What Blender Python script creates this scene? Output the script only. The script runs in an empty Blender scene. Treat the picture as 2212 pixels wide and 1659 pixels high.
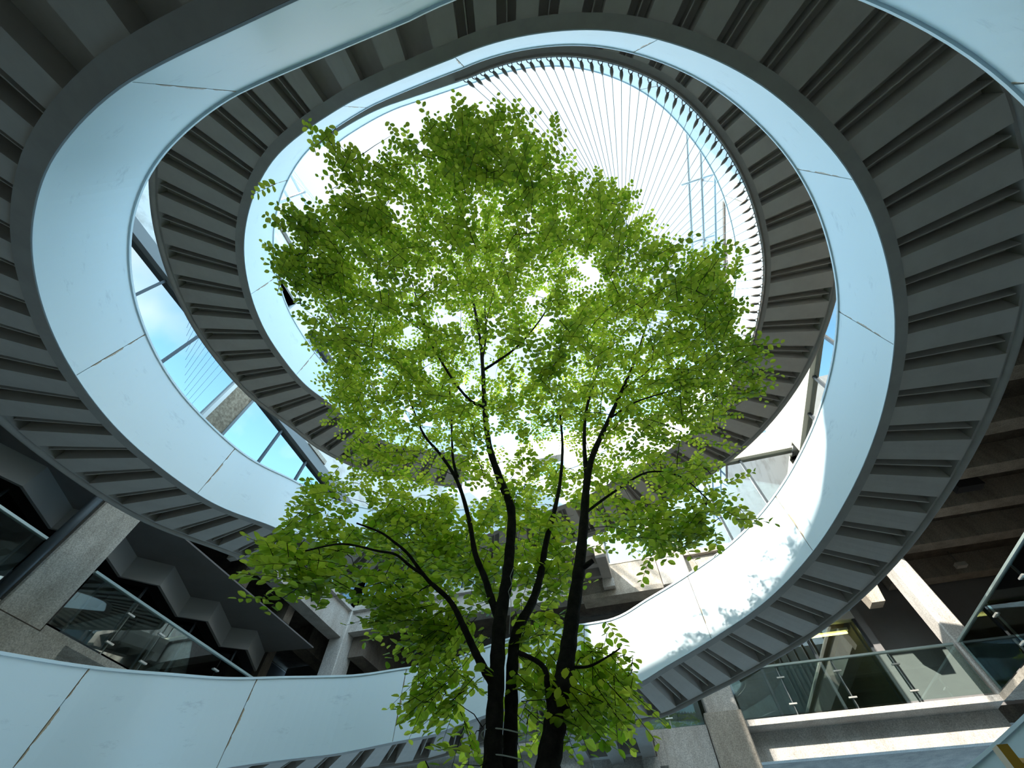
import bpy, math, random
import numpy as np
from mathutils import Vector
random.seed(7); rng = np.random.default_rng(7)
scene = bpy.context.scene
COL = scene.collection
R_ = math.radians
EYE = 1.5                         # camera height above the courtyard floor
H = 1.2                           # parapet height, the unit of the ramp's plan
ELEV = math.pi/2 - math.atan2(579.5, 880.0)
ALPHA = R_(16.5)                  # the building's axes are turned by this against the view
CA, SA = math.cos(ALPHA), math.sin(ALPHA)

def B(u, v, z):                   # building axes (u along the far wall, v away from the viewer) to world
    return (u*CA + v*SA, -u*SA + v*CA, z)

# ------------------------------------------------------------------ materials
def mat(name, base, rough=.6, metal=0., spec=.5, noise=None, bump=0., bump_scale=30., detail=6):
    m = bpy.data.materials.new(name); m.use_nodes = True
    nt = m.node_tree; b = nt.nodes['Principled BSDF']
    b.inputs['Base Color'].default_value = (*base, 1)
    b.inputs['Roughness'].default_value = rough
    b.inputs['Metallic'].default_value = metal
    b.inputs['Specular IOR Level'].default_value = spec
    tc = nt.nodes.new('ShaderNodeTexCoord')
    if noise:
        sc, dark, lo, hi = noise
        n = nt.nodes.new('ShaderNodeTexNoise'); n.inputs['Scale'].default_value = sc
        n.inputs['Detail'].default_value = detail; n.inputs['Roughness'].default_value = .65
        nt.links.new(tc.outputs['Object'], n.inputs['Vector'])
        r = nt.nodes.new('ShaderNodeValToRGB')
        r.color_ramp.elements[0].position = lo; r.color_ramp.elements[0].color = (*dark, 1)
        r.color_ramp.elements[1].position = hi; r.color_ramp.elements[1].color = (*base, 1)
        nt.links.new(n.outputs['Fac'], r.inputs['Fac']); nt.links.new(r.outputs['Color'], b.inputs['Base Color'])
    if bump:
        n2 = nt.nodes.new('ShaderNodeTexNoise'); n2.inputs['Scale'].default_value = bump_scale
        n2.inputs['Detail'].default_value = 4
        nt.links.new(tc.outputs['Object'], n2.inputs['Vector'])
        bp = nt.nodes.new('ShaderNodeBump'); bp.inputs['Strength'].default_value = bump
        bp.inputs['Distance'].default_value = .02
        nt.links.new(n2.outputs['Fac'], bp.inputs['Height']); nt.links.new(bp.outputs['Normal'], b.inputs['Normal'])
    return m

def paint_mat():                  # white enamel steel with streaks of dirt and rust at the panel joints
    m = mat('white_enamel', (.68, .80, .85), .34, 0, .5)
    nt = m.node_tree; b = nt.nodes['Principled BSDF']; N = nt.nodes.new; L = nt.links.new
    uv = N('ShaderNodeUVMap')
    mp = N('ShaderNodeMapping'); mp.inputs['Scale'].default_value = (.9, 2.6, 1)
    L(uv.outputs['UV'], mp.inputs['Vector'])
    n = N('ShaderNodeTexNoise'); n.inputs['Scale'].default_value = 1.6; n.inputs['Detail'].default_value = 8; n.inputs['Roughness'].default_value = .72
    L(mp.outputs['Vector'], n.inputs['Vector'])
    r = N('ShaderNodeValToRGB'); r.color_ramp.elements[0].position = .25; r.color_ramp.elements[0].color = (.44, .54, .60, 1)
    r.color_ramp.elements[1].position = .41; r.color_ramp.elements[1].color = (.68, .80, .85, 1)
    L(n.outputs['Fac'], r.inputs['Fac'])
    sx = N('ShaderNodeSeparateXYZ'); L(uv.outputs['UV'], sx.inputs['Vector'])
    n2 = N('ShaderNodeTexNoise'); n2.inputs['Scale'].default_value = 2.6; n2.inputs['Detail'].default_value = 6
    L(uv.outputs['UV'], n2.inputs['Vector'])
    ma = N('ShaderNodeMath'); ma.operation = 'MULTIPLY_ADD'; ma.inputs[1].default_value = .20; ma.inputs[2].default_value = -.092
    L(n2.outputs['Fac'], ma.inputs[0])
    lt = N('ShaderNodeMath'); lt.operation = 'LESS_THAN'
    L(sx.outputs['X'], lt.inputs[0]); L(ma.outputs[0], lt.inputs[1])
    mx = N('ShaderNodeMix'); mx.data_type = 'RGBA'
    L(lt.outputs[0], mx.inputs['Factor']); L(r.outputs['Color'], mx.inputs[6]); mx.inputs[7].default_value = (.40, .30, .19, 1)
    L(mx.outputs[2], b.inputs['Base Color'])
    return m

def concrete_mat(name, base, dark, sc=1.1, boards=True):
    m = mat(name, base, .85, 0, .25)
    nt = m.node_tree; b = nt.nodes['Principled BSDF']; N = nt.nodes.new; L = nt.links.new
    tc = N('ShaderNodeTexCoord')
    mp = N('ShaderNodeMapping'); mp.inputs['Scale'].default_value = (1, 1, .35) if boards else (1, 1, 1)
    L(tc.outputs['Object'], mp.inputs['Vector'])
    n = N('ShaderNodeTexNoise'); n.inputs['Scale'].default_value = sc*2.2; n.inputs['Detail'].default_value = 9; n.inputs['Roughness'].default_value = .7
    L(mp.outputs['Vector'], n.inputs['Vector'])
    r = N('ShaderNodeValToRGB'); r.color_ramp.elements[0].position = .34; r.color_ramp.elements[0].color = (*dark, 1)
    r.color_ramp.elements[1].position = .62; r.color_ramp.elements[1].color = (*base, 1)
    L(n.outputs['Fac'], r.inputs['Fac'])
    n3 = N('ShaderNodeTexNoise'); n3.inputs['Scale'].default_value = 42; n3.inputs['Detail'].default_value = 5
    L(tc.outputs['Object'], n3.inputs['Vector'])
    mx = N('ShaderNodeMix'); mx.data_type = 'RGBA'; mx.blend_type = 'MULTIPLY'; mx.inputs['Factor'].default_value = .45
    L(r.outputs['Color'], mx.inputs[6]); L(n3.outputs['Color'], mx.inputs[7])
    g = N('ShaderNodeMix'); g.data_type = 'RGBA'; g.blend_type = 'MIX'; g.inputs['Factor'].default_value = .35
    bw = N('ShaderNodeMapRange'); bw.inputs['From Min'].default_value = .3; bw.inputs['From Max'].default_value = .7
    bw.inputs['To Min'].default_value = .62; bw.inputs['To Max'].default_value = 1.15
    L(n3.outputs['Fac'], bw.inputs['Value'])
    vm = N('ShaderNodeVectorMath'); vm.operation = 'SCALE'; L(r.outputs['Color'], vm.inputs[0]); L(bw.outputs['Result'], vm.inputs['Scale'])
    L(vm.outputs['Vector'], b.inputs['Base Color'])
    bp = N('ShaderNodeBump'); bp.inputs['Strength'].default_value = .35; bp.inputs['Distance'].default_value = .02
    L(n.outputs['Fac'], bp.inputs['Height']); L(bp.outputs['Normal'], b.inputs['Normal'])
    return m

def glass_mat(name, tint, refl, rough=.0):
    m = bpy.data.materials.new(name); m.use_nodes = True; nt = m.node_tree
    for n in list(nt.nodes): nt.nodes.remove(n)
    N = nt.nodes.new; L = nt.links.new
    o = N('ShaderNodeOutputMaterial'); t = N('ShaderNodeBsdfTransparent'); t.inputs['Color'].default_value = (*tint, 1)
    g = N('ShaderNodeBsdfGlossy'); g.inputs['Roughness'].default_value = rough; g.inputs['Color'].default_value = (.92, .97, 1, 1)
    f = N('ShaderNodeFresnel'); f.inputs['IOR'].default_value = 1.5
    a = N('ShaderNodeMath'); a.operation = 'MULTIPLY_ADD'; a.inputs[1].default_value = 1.0; a.inputs[2].default_value = refl; a.use_clamp = True
    L(f.outputs['Fac'], a.inputs[0])
    mx = N('ShaderNodeMixShader'); L(a.outputs[0], mx.inputs['Fac']); L(t.outputs['BSDF'], mx.inputs[1]); L(g.outputs['BSDF'], mx.inputs[2])
    L(mx.outputs['Shader'], o.inputs['Surface'])
    return m

def leaf_mat():
    m = bpy.data.materials.new('leaf_green'); m.use_nodes = True; nt = m.node_tree
    for n in list(nt.nodes): nt.nodes.remove(n)
    N = nt.nodes.new; L = nt.links.new
    o = N('ShaderNodeOutputMaterial'); geo = N('ShaderNodeNewGeometry')
    r1 = N('ShaderNodeValToRGB'); r1.color_ramp.elements[0].color = (.03, .075, .006, 1); r1.color_ramp.elements[1].color = (.21, .33, .03, 1)
    r2 = N('ShaderNodeValToRGB'); r2.color_ramp.elements[0].color = (.32, .56, .015, 1); r2.color_ramp.elements[1].color = (.95, 1.0, .10, 1)
    L(geo.outputs['Random Per Island'], r1.inputs['Fac']); L(geo.outputs['Random Per Island'], r2.inputs['Fac'])  # random tone per leaf, range widened to stand in for sunlit and dark leaves
    d = N('ShaderNodeBsdfDiffuse'); L(r1.outputs['Color'], d.inputs['Color'])
    t = N('ShaderNodeBsdfTranslucent'); L(r2.outputs['Color'], t.inputs['Color'])
    mx = N('ShaderNodeMixShader'); mx.inputs['Fac'].default_value = .68
    L(d.outputs['BSDF'], mx.inputs[1]); L(t.outputs['BSDF'], mx.inputs[2])
    g = N('ShaderNodeBsdfGlossy'); g.inputs['Roughness'].default_value = .4
    m2 = N('ShaderNodeMixShader'); m2.inputs['Fac'].default_value = .04
    L(mx.outputs['Shader'], m2.inputs[1]); L(g.outputs['BSDF'], m2.inputs[2]); L(m2.outputs['Shader'], o.inputs['Surface'])
    return m

def emit_mat(name, col, s):
    m = mat(name, col, .5); b = m.node_tree.nodes['Principled BSDF']
    b.inputs['Emission Color'].default_value = (*col, 1); b.inputs['Emission Strength'].default_value = s
    return m

M = dict(
    paint=paint_mat(), cap=mat('pale_cap_metal', (.66, .78, .84), .4),
    soffit=mat('grey_soffit_paint', (.53, .49, .44), .85, 0, .06, noise=(2.2, (.48, .44, .395), .35, .6), bump=.1, bump_scale=14),
    soffit2=mat('grey_edge_paint', (.40, .375, .34), .8, 0, .08, noise=(3, (.36, .335, .305), .35, .6)),
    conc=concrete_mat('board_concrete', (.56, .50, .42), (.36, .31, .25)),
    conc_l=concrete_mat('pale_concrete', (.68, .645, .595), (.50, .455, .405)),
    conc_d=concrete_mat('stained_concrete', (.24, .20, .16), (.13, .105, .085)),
    plaster=mat('white_stained_plaster', (.70, .68, .64), .85, 0, .2, noise=(1.4, (.48, .45, .40), .30, .5), bump=.15),
    grey_wall=mat('grey_wall_paint', (.26, .25, .245), .7, 0, .3, noise=(.8, (.22, .21, .205), .3, .6)),
    pale_fold=mat('pale_grey_panel', (.42, .42, .41), .6),
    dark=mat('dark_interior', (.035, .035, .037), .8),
    frame_d=mat('dark_window_frame', (.05, .06, .065), .45, .3),
    frame_g=mat('grey_window_header', (.17, .18, .175), .5),
    cream=mat('cream_frame_paint', (.62, .59, .47), .5),
    osb=mat('strand_board', (.36, .28, .19), .8, noise=(9, (.17, .12, .075), .38, .62), bump=.2),
    steel=mat('dull_steel', (.36, .36, .35), .4, .8), dsteel=mat('dark_weathered_steel', (.20, .175, .15), .5, .4),
    wire=mat('cable_wire', (.20, .30, .35), .6, .2),
    bright=mat('bright_clamp_metal', (.8, .78, .72), .3, .6),
    rail=mat('pale_green_rail', (.46, .54, .50), .3, .2),
    glass=glass_mat('clear_rail_glass', (.80, .90, .87), .05), wglass=glass_mat('mirror_window_glass', (.30, .38, .40), .30),
    cglass=glass_mat('window_glass', (.62, .72, .72), .22), dglass=glass_mat('dark_folded_glass', (.10, .12, .12), .02),
    bark=mat('dark_bark', (.030, .024, .019), .9, 0, .2, noise=(14, (.012, .010, .008), .35, .65), bump=.6, bump_scale=40),
    twine=mat('white_twine', (.6, .6, .56), .8), leaf=leaf_mat(),
    yellow=mat('yellow_enamel', (.62, .33, .02), .45), lampw=mat('white_lamp_plastic', (.72, .70, .64), .4),
    warm=emit_mat('warm_lamp_and_glint', (1.0, .80, .25), 2.2), wood=mat('ochre_ceiling_board', (.46, .31, .10), .6),
    stone=mat('courtyard_stone', (.34, .325, .305), .8, 0, .3, noise=(1.5, (.26, .25, .235), .35, .65), bump=.15),
    roofing=mat('roof_gravel', (.35, .34, .33), .9), soil=mat('dark_soil', (.05, .035, .02), .95, bump=.5, bump_scale=30),
)

# ------------------------------------------------------------------ mesh helpers
class MB:
    def __init__(s): s.v = []; s.f = []; s.uv = None
    def add(s, vs, fs):
        o = len(s.v); s.v += [tuple(p) for p in vs]; s.f += [tuple(o+i for i in f) for f in fs]
    def hexa(s, p):               # eight corners: bottom ring then top ring
        s.add(p, [(3, 2, 1, 0), (4, 5, 6, 7), (0, 1, 5, 4), (1, 2, 6, 5), (2, 3, 7, 6), (3, 0, 4, 7)])
    def bbox(s, u0, u1, v0, v1, z0, z1):       # box in building axes
        s.hexa([B(u0, v0, z0), B(u1, v0, z0), B(u1, v1, z0), B(u0, v1, z0), B(u0, v0, z1), B(u1, v0, z1), B(u1, v1, z1), B(u0, v1, z1)])
    def wbox(s, x0, x1, y0, y1, z0, z1):
        s.hexa([(x0, y0, z0), (x1, y0, z0), (x1, y1, z0), (x0, y1, z0), (x0, y0, z1), (x1, y0, z1), (x1, y1, z1), (x0, y1, z1)])
    def strip(s, rings):          # loft closed rings of equal length, capped
        n = len(rings[0]); o = len(s.v)
        for r in rings: s.v += [tuple(p) for p in r]
        for i in range(len(rings)-1):
            for j in range(n):
                a = o+i*n+j; b = o+i*n+(j+1) % n
                s.f.append((a, b, b+n, a+n))
        s.f.append(tuple(o+j for j in range(n-1, -1, -1)))
        e = o+(len(rings)-1)*n; s.f.append(tuple(e+j for j in range(n)))
    def tube(s, pts, rad, n=8):
        pts = [Vector(p) for p in pts]; rad = rad if hasattr(rad, '__len__') else [rad]*len(pts)
        rings = []; ref = None
        for i, p in enumerate(pts):
            d = (pts[min(i+1, len(pts)-1)] - pts[max(i-1, 0)]).normalized()
            if ref is None: ref = Vector((0, 0, 1)) if abs(d.z) < .9 else Vector((1, 0, 0))
            a = d.cross(ref)
            if a.length < 1e-4: a = d.cross(Vector((0, 1, 0)))
            a.normalize(); b = a.cross(d).normalized(); ref = b
            rings.append([p + (a*math.cos(2*math.pi*k/n) + b*math.sin(2*math.pi*k/n))*rad[i] for k in range(n)])
        s.strip(rings)
    def build(s, name, m, parent=None, smooth=False, uv=None):
        v = np.array(s.v, float)
        o = np.array([v[:, 0].mean(), v[:, 1].mean(), v[:, 2].min()])
        me = bpy.data.meshes.new(name); me.from_pydata([tuple(p) for p in (v-o)], [], s.f); me.materials.append(m)
        if smooth: me.polygons.foreach_set('use_smooth', [True]*len(me.polygons))
        if uv is not None:
            lay = me.uv_layers.new(name='UVMap'); lv = np.empty(len(me.loops), np.int32); me.loops.foreach_get('vertex_index', lv)
            lay.data.foreach_set('uv', np.array(uv, np.float32)[lv].ravel())
        me.update()
        ob = bpy.data.objects.new(name, me); COL.objects.link(ob)
        base = Vector((0, 0, 0))
        if parent is not None:
            ob.parent = parent; q = parent
            while q is not None: base += q.location; q = q.parent
        ob.location = Vector(o) - base
        return ob

def thing(name, label, cat, loc, group=None):
    o = bpy.data.objects.new(name, None); COL.objects.link(o); o.location = loc; o.empty_display_size = .2
    return tag(o, label, cat, group)
def tag(o, label, cat, group=None):
    o['label'] = label; o['category'] = cat
    if group: o['group'] = group
    return o
def struct(o):
    o['kind'] = 'structure'; return o
def sbox(name, m, *a):
    b = MB(); b.bbox(*a); return struct(b.build(name, m))

# ------------------------------------------------------------------ the two spiral ramps
RA = [4.012, 4.023, 4.165, 4.377, 4.579, 4.744, 4.873, 4.951, 4.992, 4.969, 4.943, 4.901, 4.861, 4.777, 4.669, 4.523, 4.366]
RB = [4.395, 4.521, 4.681, 4.79, 4.861, 4.884, 4.863, 4.802, 4.771, 4.71, 4.864, 4.942, 4.919, 4.751, 4.686]
ZA = [0.387, 0.543, 0.699, 0.855, 1.012, 1.175, 1.355, 1.553, 1.765, 1.939, 2.081, 2.238, 2.381, 2.515, 2.622, 2.693, 2.681, 2.665, 2.691, 2.827, 2.967, 3.12, 3.277, 3.466, 3.67, 3.886, 4.08, 4.249, 4.399, 4.511, 4.626, 4.746, 4.888, 5.107, 5.315, 5.486, 5.619, 5.739, 5.776, 5.786, 5.906, 6.122, 6.43, 6.565, 6.696, 6.835, 6.97, 7.101, 7.234, 7.35, 7.456, 7.575, 7.711, 7.877, 8.048, 8.222, 8.396, 8.569, 8.743, 8.793, 8.843, 8.843, 8.843]
ZB = [0.271, 0.436, 0.601, 0.766, 0.931, 1.097, 1.262, 1.427, 1.592, 1.757, 1.926, 2.074, 2.207, 2.322, 2.417, 2.489, 2.552, 2.625, 2.779, 2.95, 3.17, 3.349, 3.519, 3.673, 3.812, 3.937, 4.061, 4.18, 4.314, 4.482, 4.691, 4.907, 5.124, 5.335, 5.532, 5.705, 5.853, 5.987, 6.108, 6.22, 6.324, 6.421, 6.514, 6.604, 6.693, 6.783, 6.876, 6.973, 7.077, 7.189, 7.313, 7.434, 7.529, 7.606, 7.668, 7.722, 7.771, 7.79, 7.816, 7.898, 8.02, 8.148, 8.267, 8.4, 8.338, 8.244, 8.15, 8.056, 7.963, 7.869]
def cub(x0, st, y, x):            # uniform cubic, straight beyond its ends
    t = (x-x0)/st; n = len(y)
    if t < 0: return y[0] + (y[1]-y[0])*t
    if t > n-1: return y[-1]
    i = min(int(t), n-2); t -= i
    p1, p2 = y[i], y[i+1]; p0 = y[i-1] if i else 2*y[0]-y[1]; p3 = y[i+2] if i+2 < n else 2*y[-1]-y[-2]
    return p1 + .5*t*(p2-p0 + t*(2*p0-5*p1+4*p2-p3 + t*(3*(p1-p2)+p3-p0)))
CX, CY = -.1*H, 3.8*H
RW = 1.42*H
CORNER = dict(A=206.0, B=206.0)
def arc_a(q): return cub(26.5, 161/16, RA, q)
def arc_b(q): return cub(206.0, 10.0, RB, q)
def chord(q, f0, r0, f1, r1):
    x0, y0, x1, y1 = r0*math.sin(R_(f0)), r0*math.cos(R_(f0)), r1*math.sin(R_(f1)), r1*math.cos(R_(f1))
    return (x0*(y1-y0)-y0*(x1-x0))/(math.sin(R_(q))*(y1-y0)-math.cos(R_(q))*(x1-x0))
def plan(w, ph, off):             # two arcs joined by two straight landings
    q = (ph-26.5) % 360 + 26.5; c = CORNER[w]
    if q <= 187.5: r = arc_a(q)
    elif q < c: r = chord(q, 187.5, RA[-1], c, arc_b(c))
    elif q <= 346: r = arc_b(q)
    else: r = chord(q, 346, RB[-1], 386.5, RA[0])
    r = r*H + off
    return CX + r*math.sin(R_(ph)), CY + r*math.cos(R_(ph))
def zr(w, ph): return EYE + H*(cub(-105, 7.5, ZA, ph) if w == 'A' else cub(-285, 7.5, ZB, ph))
def phs(a, b, st=1.5):
    n = max(1, round((b-a)/st)); l = [a+(b-a)*i/n for i in range(n+1)]
    for k in (-1, 0, 1):
        for c in (26.5, 187.5, 206.0, 346.0):
            q = c+360*k
            if a+.05 < q < b-.05 and min(abs(q-x) for x in l) > .05: l.append(q)
    return sorted(l)
def sweep(w, a, b, prof, st=1.5):  # prof: list of (offset outwards, height) corners
    m = MB(); rings = []
    for ph in phs(a, b, st):
        z = zr(w, ph); rings.append([(*plan(w, ph, o), z+h) for o, h in prof])
    m.strip(rings); return m
def rect(o0, o1, h0, h1): return [(o0, h0), (o0, h1), (o1, h1), (o1, h0)]

def make_ramp(w, a, b, label, joints, pipe_from, rib_from, hp, landings):
    root = thing('spiral_ramp', label, 'ramp', (*plan(w, a, RW/2), zr(w, a)))
    for j0, j1 in zip(joints[:-1], joints[1:]):
        m = MB(); rings = []; uv = []; L = 0; last = None
        g = .06
        for ph in phs(j0+g, j1-g):
            z = zr(w, ph); p = plan(w, ph, 0)
            if last: L += math.dist(p, last)
            last = p
            h = hp(ph)
            rings.append([(*plan(w, ph, 0), z), (*plan(w, ph, 0), z+h), (*plan(w, ph, .07), z+h), (*plan(w, ph, .07), z+.37), (*plan(w, ph, .011), z+.37), (*plan(w, ph, .011), z)])
            uv += [(L, 0), (L, h), (L, h), (L, .37), (L, .37), (L, 0)]
        m.strip(rings); m.build('parapet_panel', M['paint'], root, uv=uv)
    m = MB(); m.strip([[(*plan(w, ph, o), zr(w, ph)+hp(ph)+k) for o, k in rect(-.02, .10, 0, .035)] for ph in phs(a, b)]); m.build('cap_rail', M['cap'], root)
    sweep(w, a, b, rect(-.004, .010, -.009, .003)).build('drip_edge', M['cap'], root)
    sweep(w, a, b, rect(.071, RW, .27, .37)).build('deck', M['soffit'], root)
    sweep(w, a, b, rect(.012, .17, -.012, .27)).build('inner_edge_beam', M['soffit2'], root)
    sweep(w, a, b, rect(RW-.13, RW, .02, .27)).build('outer_edge_beam', M['soffit2'], root)
    m = MB(); m.tube([(*plan(w, ph, RW-.03), zr(w, ph)+.02) for ph in phs(a, b)], .055, 10); m.build('edge_pipe', M['soffit2'], root, smooth=True)
    sweep(w, a, b, rect(RW-.03, RW+.02, .27, .55)).build('outer_curb', M['soffit2'], root)
    ph = rib_from
    while ph < b-3:
        land = any(l0 <= ph <= l1 for l0, l1 in landings)
        pitch, frac = (8.2, .46) if land else (5.4, .53)
        r0, r1 = ph, ph+pitch*frac
        m = MB()
        m.strip([[(*plan(w, q, .17), zr(w, q)+.0), (*plan(w, q, .17), zr(w, q)+.27), (*plan(w, q, RW-.13), zr(w, q)+.27), (*plan(w, q, RW-.13), zr(w, q)+.0)] for q in phs(r0, r1, 1.1)])
        if not land:
            q = r1 + pitch*(1-frac)*.45
            m.strip([[(*plan(w, t, .17), zr(w, t)+.07), (*plan(w, t, .17), zr(w, t)+.27), (*plan(w, t, RW-.13), zr(w, t)+.27), (*plan(w, t, RW-.13), zr(w, t)+.07)] for t in (q, q+.14)])
        m.build('soffit_rib', M['soffit'], root)
        ph += pitch
    return root

flat = lambda ph: H
def hB(ph): return H*(1 + .28*min(max((ph-95)/50, 0), 1) - .42*min(max((ph-178)/12, 0), 1))
ramp_a = make_ramp('A', -104, 346, 'lower spiral ramp whose white parapet crosses the bottom and climbs the right side', 
    [-104, -74, -49, -22, 3, 27, 48, 72, 107, 131, 160, 187, 208, 233, 258, 282, 306, 330, 346], 0, -100, flat, [(184, 207)])
ramp_b = make_ramp('B', -345, 224, 'spiral ramp curling widest at the left and ending in the topmost ring with cable clamps',
    [-345, -318, -291, -265, -240, -216, -190, -154, -107, -78, -50, -25, 5, 30, 60, 90, 120, 150, 187, 224], 0, -238, hB, [(-190, -156), (186, 216)])

# ------------------------------------------------------------------ pixel rays (2212 x 1659 frame) used to read directions
def ray(px, py):
    a = (px-1106)/880; b = (py-829.5)/880
    return Vector((a, math.cos(ELEV)+b*math.sin(ELEV), math.sin(ELEV)-b*math.cos(ELEV)))
def at_z(px, py, z):
    d = ray(px, py); t = (z-EYE)/d.z; return Vector((d.x*t, d.y*t, z))

# ------------------------------------------------------------------ cable net of the topmost ring
hub_pts = []
n_c = 60
for i in range(n_c):
    ph = 76 + (189-76)*i/(n_c-1)
    zz = zr('B', ph)
    p0 = Vector((*plan('B', ph, .02), zz-.02)); 
    tx, ty = 1305, 655
    if ph > 150: tx += (ph-150)/38*125; ty -= (ph-150)/38*80
    e = at_z(tx + (ph-110)*.25, ty, zz+1.3); hub_pts.append(e)
    d = (e-p0).normalized()
    t = thing('net_cable', 'thin steel net cable fanning from a socket on the topmost ring edge', 'cable', p0, 'cables of the net')
    m = MB(); a = p0 + Vector((0, 0, -.05)) + d*.07
    s1, s2 = a+d*.03, a+d*.19
    m.tube([a+d*.0, a+d*.04, a+d*.09, a+d*.14, a+d*.18], [.014, .032, .036, .024, .010], 8); m.build('socket', M['dsteel'], t, smooth=True)
    m = MB(); side = d.cross(Vector((0, 0, 1))).normalized()*.035
    q = p0 + Vector((0, 0, .02))
    m.tube([q+side, (q+a)*.5+side*1.2, a+d*.06, (q+a)*.5-side*1.2, q-side], .010, 6); m.build('clevis', M['dsteel'], t, smooth=True)
    m = MB(); m.tube([s2-d*.02, e], .0055, 5); m.build('wire', M['wire'], t)
m = MB(); m.tube(hub_pts, .03, 8)
tag(m.build('cable_hub', M['steel'], smooth=True), 'steel gathering rod where the net cables meet above the tree crown', 'rod')
m = MB(); sweep_pts = [(*plan('B', ph, .03), zr('B', ph)-.05) for ph in phs(74, 191)]
m.tube(sweep_pts, .03, 6); m.build('clamp_rail', M['dsteel'], ramp_b, smooth=True)

# roof trusses and the faint cables on the left
def truss(name, label, u, v0, v1, z, side):
    t = thing(name, label, 'truss', B(u, v0, z))
    for dz, du in ((0, 0), (-.55, .35*side)):
        m = MB(); m.tube([B(u+du, v0, z+dz), B(u+du, v1, z+dz)], .06, 8); m.build('chord', M['steel'], t, smooth=True)
    v = v0+.4
    while v < v1:
        m = MB(); m.tube([B(u-.5*side, v, z-.5), B(u+1.0*side, v, z-.35)], .05, 6); m.build('crossbar', M['steel'], t)
        m = MB(); m.tube([B(u+.4*side, v+.05, z-.5), B(u+1.0*side, v+.05, 19.2)], .06, 6); m.build('strut', M['steel'], t)
        v += 2.7
    return t
truss('roof_truss', 'thin twin-pipe steel truss along the right roof edge beyond the cables', 7.0, -1.2, 13.4, 22.0, 1)
truss('roof_truss', 'thin twin-pipe steel truss above the left roof edge beside the white ring', -10.0, -3, 13.4, 21.6, -1)
m = MB(); m.tube([B(7.3, 3.5, 19.95), B(7.3, 12.5, 19.95)], .045, 8)
for v in (4.5, 7.5, 10.5): m.tube([B(7.3, v, 19.95), B(7.7, v, 19.2)], .03, 6)
tag(m.build('roof_handrail', M['wire'], smooth=True), 'single pale blue pipe rail along the right roof edge', 'handrail')
for i in range(14):
    a = Vector(B(-9.9, -2.2+i*.42, 21.5)); e = at_z(760+i*22, 560+i*12, 16.5)
    m = MB(); m.tube([a, e], .006, 4)
    tag(m.build('stay_cable', M['wire']), 'hair-thin cable slanting down from the left roof truss', 'cable', 'faint cables at the left of the sky')

# ------------------------------------------------------------------ the building round the courtyard
UL, UR, VF, VB = -10.4, 7.4, 13.5, -4.6
Z1, Z2, Z3 = 5.31, 9.9, 14.6
sbox('floor', M['stone'], -16, 14, VB-5, 22, -.2, 0)
# gallery floors
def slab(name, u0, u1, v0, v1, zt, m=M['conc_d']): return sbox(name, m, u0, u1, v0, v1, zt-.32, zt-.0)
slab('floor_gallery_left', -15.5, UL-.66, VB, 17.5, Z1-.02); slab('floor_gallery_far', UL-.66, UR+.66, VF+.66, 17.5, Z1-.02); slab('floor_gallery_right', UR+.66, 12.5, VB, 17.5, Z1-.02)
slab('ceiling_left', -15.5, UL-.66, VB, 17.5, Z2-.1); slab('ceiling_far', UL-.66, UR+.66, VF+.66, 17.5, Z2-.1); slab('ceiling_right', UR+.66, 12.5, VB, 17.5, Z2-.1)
# inner walls of the galleries
sbox('wall_left', M['grey_wall'], -15.5, -15.3, VB, 17.5, 0, Z2-.42)
sbox('wall_right', M['grey_wall'], 12.3, 12.5, VB, 17.3, 0, Z2-.42)
sbox('wall_back', M['conc'], -15.5, 12.5, VB-.3, VB, 0, 15.4)

# lip beams: each run is one beam
def lip_beam(axis, c, s0, s1, zt, zb, label, mt=M['conc']):
    rec = .44 if zt < 6 else .13
    # axis 'u': runs along u at v=c (outside = +v); 'v': runs along v at u=c, outside sign given by c
    prof = [(0, zt), (0, zt-.12), (rec, zt-.13-.02*rec), (rec, zb), (.65, zb), (.65, zt)]
    m = MB(); rings = []
    for s in (s0, s1):
        if axis == 'u': rings.append([B(s, c+o, z) for o, z in prof])
        else:
            sg = 1 if c > 0 else -1
            rings.append([B(c+sg*o, s, z) for o, z in prof])
    n = len(prof); o = len(m.v)
    m.strip(rings)
    return tag(m.build('edge_beam', mt), label, 'beam')
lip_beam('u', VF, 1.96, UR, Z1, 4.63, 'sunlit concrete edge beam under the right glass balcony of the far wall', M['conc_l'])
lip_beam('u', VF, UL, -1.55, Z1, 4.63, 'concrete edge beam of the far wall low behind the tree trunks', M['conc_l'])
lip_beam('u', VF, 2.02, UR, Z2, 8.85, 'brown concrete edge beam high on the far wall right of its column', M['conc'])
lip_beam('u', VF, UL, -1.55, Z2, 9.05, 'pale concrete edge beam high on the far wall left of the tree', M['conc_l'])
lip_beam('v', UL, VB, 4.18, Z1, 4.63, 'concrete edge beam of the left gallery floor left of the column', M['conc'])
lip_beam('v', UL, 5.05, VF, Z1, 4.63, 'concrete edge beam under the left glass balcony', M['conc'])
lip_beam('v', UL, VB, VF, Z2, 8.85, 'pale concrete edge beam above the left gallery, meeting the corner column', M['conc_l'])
lip_beam('v', UR, VB, VF, Z1, 4.63, 'concrete edge beam of the right gallery floor at the right picture edge', M['conc'])
lip_beam('v', UR, VB, VF, Z2, 8.85, 'concrete edge beam above the right gallery, mostly behind the ramp', M['conc'])
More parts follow.
